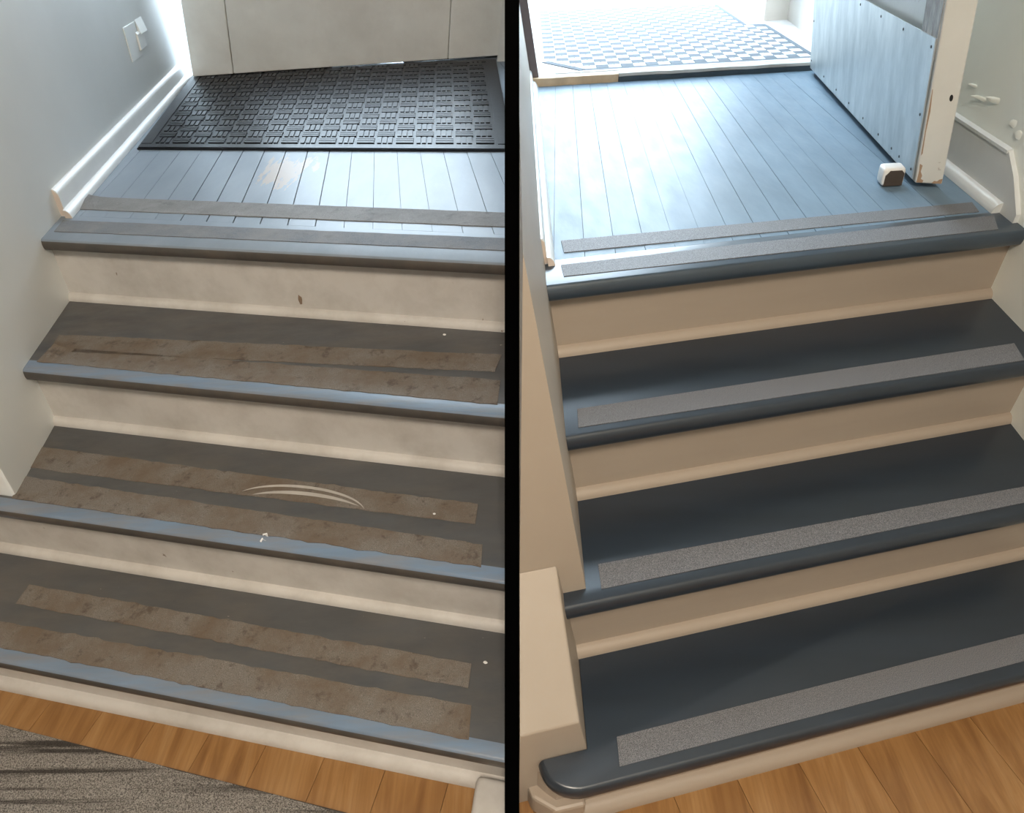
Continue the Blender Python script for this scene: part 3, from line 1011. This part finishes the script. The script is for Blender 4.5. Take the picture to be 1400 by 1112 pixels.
def screw(a, z, parent, nm='screw', r=0.0045, f=-0.006, depth=0.004, plane=None):
    bm = bmesh.new()
    c = F_ + dv_ * a + nv_ * f
    c0 = Vector((c.x + LEAN_R * z, c.y, z))
    ax = Vector((nv_.x, nv_.y, 0)); e1 = Vector((dv_.x, dv_.y, 0)); e2 = Vector((LEAN_R, 0, 1)).normalized()
    k = 8
    vs = []
    for s, rr in ((0.0, 0.7), (0.0025, 1.0)):
        for i in range(k):
            an = 2 * math.pi * i / k
            vs.append(c0 + ax * s + (e1 * math.cos(an) + e2 * math.sin(an)) * r * rr)
    addf(bm, vs, [list(range(k)), list(range(k, 2 * k))[::-1]] + [(i, (i + 1) % k, k + (i + 1) % k, k + i) for i in range(k)])
    return finish(nm, bm, M['screw'], h, parent)
for a, z in [(0.03, 0.04), (0.03, 0.175), (0.03, 0.325), (0.13, 0.04), (0.20, 0.04), (0.33, 0.04), (0.50, 0.04), (0.68, 0.04), (0.86, 0.04), (1.06, 0.04), (1.29, 0.05), (1.29, 0.19), (0.24, 0.328), (0.44, 0.328), (0.66, 0.328), (0.9, 0.328), (1.15, 0.328)]:
    screw(a, z, kp)
# latch hole and chipped corner of the door edge
bm = bmesh.new()
c = F_ + nv_ * 0.048
for z in (0.222,):
    e1 = Vector((nv_.x, nv_.y, 0)); fwd_ = Vector((dv_.x, dv_.y, 0)); e2 = Vector((LEAN_R, 0, 1)).normalized()
    c0 = Vector((c.x + LEAN_R * z, c.y, z)) - fwd_ * 0.0008
    vs = []
    for s in (0, 0.003):
        for i in range(10):
            an = 2 * math.pi * i / 10
            vs.append(c0 + fwd_ * s + e1 * 0.004 * math.cos(an) + e2 * 0.008 * math.sin(an))
    addf(bm, vs, [list(range(10)), list(range(10, 20))[::-1]] + [(i, (i + 1) % 10, 10 + (i + 1) % 10, 10 + i) for i in range(10)])
finish('latch_hole', bm, M['screw'], h, dr)

def edge_chip(pts, nm='paint_chip_bare'):
    e1 = Vector((nv_.x, nv_.y, 0)); fo = -Vector((dv_.x, dv_.y, 0))
    bm = bmesh.new()
    fr_ = []
    for u, z in pts:
        c = F_ + nv_ * u
        fr_.append(Vector((c.x + LEAN_R * z, c.y, z)) + fo * 0.0007)
    vs = fr_ + [v - fo * 0.003 for v in fr_]
    k = len(pts)
    addf(bm, vs, [list(range(k)), list(range(k, 2 * k))[::-1]] + [(i, (i + 1) % k, k + (i + 1) % k, k + i) for i in range(k)])
    return finish(nm, bm, M['chip'], h, dr)
edge_chip([(0.003, 0.016), (0.017, 0.016), (0.019, 0.022), (0.012, 0.026), (0.014, 0.034), (0.009, 0.045), (0.011, 0.060), (0.004, 0.064), (0.005, 0.045)])
edge_chip([(0.040, 0.0155), (0.063, 0.0155), (0.064, 0.028), (0.057, 0.026), (0.052, 0.021), (0.045, 0.022)])
edge_chip([(0.003, 0.085), (0.006, 0.09), (0.005, 0.14), (0.007, 0.19), (0.004, 0.24), (0.003, 0.24)])

# little door stop block
ds = thing('door_stop', h, (1.03, 0.335, 0), 'small white wooden door stop block under the open metal plated door', 'door stop')
a_ = Vector((0.982, 0.318)); d_ = Vector((0.386, 0.922)); e_ = Vector((0.97, -0.10)).normalized()
bm = bmesh.new()
q = [a_, a_ + e_ * 0.062, a_ + e_ * 0.062 + d_ * 0.050, a_ + d_ * 0.050]
add_column(bm, [tuple(v) for v in q], 0.0015, 0.048, -0.10)
bmesh.ops.recalc_face_normals(bm, faces=bm.faces[:])
bevel(bm, 0.009, 3)
finish('block', bm, M['white'], h, ds, smooth=True)
bm = bmesh.new()  # dark sheet painting the shadow on the front of the block
fwd2 = -Vector((d_.x, d_.y, 0))
def fp(u, z): return Vector((a_.x + e_.x * u - 0.10 * z, a_.y + e_.y * u, z)) + fwd2 * 0.0006
pts = [(0.007, 0.003), (0.058, 0.003), (0.058, 0.034), (0.050, 0.042), (0.018, 0.042), (0.007, 0.030)]
vs = [fp(u, z) for u, z in pts] + [fp(u, z) - fwd2 * 0.004 for u, z in pts]
addf(bm, vs, [list(range(6)), list(range(6, 12))[::-1]] + [(i, (i + 1) % 6, 6 + (i + 1) % 6, 6 + i) for i in range(6)])
tag(finish('shaded_face', bm, M['shade_backing'], h, ds), 'front face coloured dark for its shadow')

# sill, half bare wood and half painted
sill = thing('door_sill', h, (0.9, 1.57, 0), 'worn door sill, bare wood at left and chipped paint at right', 'door sill')
def jag(x0, x1, y, n, j): return [(x0 + (x1 - x0) * i / n, y + random.uniform(-j, j)) for i in range(n + 1)]
column('bare_sill', jag(0.385, 0.735, 1.556, 12, 0.004) + [(0.755, 1.62), (0.40, 1.62)], -0.01, 0.028, M['barewood'], h, sill, bev=0.002)
column('painted_sill', jag(0.735, 1.60, 1.556, 16, 0.004) + [(1.62, 1.605), (0.750, 1.605)], 0.018, 0.0305, M['sillpaint'], h, sill, bev=0.002)
column('sill_front', jag(0.735, 1.60, 1.553, 20, 0.003) + [(1.60, 1.60), (0.735, 1.60)], -0.01, 0.0178, M['silldark'], h, sill)
# door frame on the left and head over the opening
bm = bmesh.new()
add_column(bm, [(0.37, 1.575), (0.425, 1.575), (0.455, 1.70), (0.37, 1.70)], 0.0, 2.1, HR.m)
tag(finish('trim_jamb', bm, M['jamb'], h), 'dark door jamb at the left of the mosaic tiled entry', 'trim', kind='structure')
bm = bmesh.new()
add_column(bm, [(-0.6, 1.57), (2.3, 1.57), (2.3, 1.72), (-0.6, 1.72)], 2.38, 2.6)
tag(finish('wall_header', bm, M['wallR'], h), 'plaster wall above the open doorway', 'wall', kind='structure')
# entry floor with mosaic
bm = bmesh.new()
ZV = 0.030
add_column(bm, [(-0.2, 1.58), (2.0, 1.58), (3.1, 4.3), (-0.2, 4.3)], -0.1, ZV - 0.002)
vf = tag(finish('floor_entry', bm, M['marble'], h), 'sunlit entry floor of white and blue grey mosaic tiles', 'floor', kind='structure')
c_ = 0.053; KT = 0.262
XT0 = lambda y: 0.452 + KT * (y - 1.60)
Y0 = 1.662
def tile_mesh(name, parts, mat):
    bm = bmesh.new()
    for a, b in parts:
        g = 0.0012
        x0, x1 = a * c_ + g, b * c_ - g
        add_column(bm, [(x0 + KT * g, g), (x1 + KT * g, g), (x1 + KT * (c_ - g), c_ - g), (x0 + KT * (c_ - g), c_ - g)], 0, 0.003)
    bmesh.ops.recalc_face_normals(bm, faces=bm.faces[:])
    m3 = HR.M.to_3x3().to_4x4()
    bm.transform(m3)
    me = bpy.data.meshes.new(name)
    bm.to_mesh(me); bm.free()
    me.materials.append(mat)
    return me
mw = tile_mesh('white_tile', [(0, 0.5), (0.5, 1)], M['tilewhite'])
mg = tile_mesh('grey_tile', [(0, 1)], M['tilegrey'])
for j in range(27):
    y = Y0 + j * c_
    ncol = 22 if j < 14 else 20
    for i in range(ncol):
        if i + j < 3: continue
        x = XT0(y) + i * c_
        w = HR.M @ Vector((x, y, ZV - 0.0025))
        white = (i + j) % 2 == 1
        o_ = bpy.data.objects.new('white_tile' if white else 'grey_tile', mw if white else mg)
        link(o_, w, vf)
# grey border lines and white front row
def band(name, pts, z0, z1, mat): return column(name, pts, z0, z1, mat, h, vf)
XA = XT0(Y0)
band('border_strip', [(XA + 3 * c_, Y0 - 0.026), (XA + 22.4 * c_, Y0 - 0.026), (XA + 22.4 * c_, Y0 - 0.001), (XA + 3 * c_, Y0 - 0.001)], ZV - 0.0025, ZV + 0.0004, M['tilegrey'])
def side_band(ncol, j0, j1, w=0.024):
    ya, yb = Y0 + j0 * c_, Y0 + j1 * c_
    xa, xb = XT0(ya) + ncol * c_, XT0(yb) + ncol * c_
    return [(xa + 0.001, ya), (xa + w, ya), (xb + w, yb), (xb + 0.001, yb)]
band('border_strip', side_band(22, 0, 14), ZV - 0.0025, ZV + 0.0004, M['tilegrey'])
band('border_strip', side_band(20, 14, 27), ZV - 0.0025, ZV + 0.0004, M['tilegrey'])
y14 = Y0 + 14 * c_
band('border_strip', [(XT0(y14) + 20.5 * c_, y14 + 0.001), (XT0(y14) + 22.4 * c_, y14 + 0.001), (XT0(y14) + 22.4 * c_ + 0.006, y14 + 0.024), (XT0(y14) + 20.5 * c_ + 0.006, y14 + 0.024)], ZV - 0.0025, ZV + 0.0004, M['tilegrey'])
band('border_strip', [(XA - 0.01 + KT * 0.16, Y0 + 0.155), (XA + 2.6 * c_, Y0 - 0.026), (XA + 3.1 * c_, Y0 - 0.004), (XA + 0.02 + KT * 0.16, Y0 + 0.165)], ZV - 0.0025, ZV + 0.0008, M['tilegrey'])
for k in range(42):
    x = 0.50 + k * 0.0275
    band('edge_tile', [(x, 1.612), (x + 0.0262, 1.612), (x + 0.0262, Y0 - 0.028), (x, Y0 - 0.028)], ZV - 0.0025, ZV + 0.0004, M['tilewhite'])
# entry side walls and pilaster
LV = -0.10
bm = bmesh.new()
add_column(bm, [(1.700, 1.62), (1.92, 2.18), (2.045, 2.52), (2.30, 3.15), (2.75, 4.3), (3.0, 4.3), (2.1, 1.62)], 0.0, 2.6, LV)
ev = tag(finish('wall_entry', bm, M['vest'], h), 'cream entry wall beside the mosaic tiles', 'wall', kind='structure')
column('pilaster', [(1.905, 2.52), (2.08, 2.52), (2.5, 3.6), (2.33, 3.6)], 0.0, 2.6, M['vest'], h, ev, LV, bev=0.004)
bm = bmesh.new()
add_column(bm, [(0.36, 1.70), (0.455, 1.70), (1.0, 4.3), (0.3, 4.3)], 0.0, 2.3, HR.m)
tag(finish('wall_entry', bm, M['vest'], h), 'narrow cream entry wall behind the dark jamb', 'wall', kind='structure')
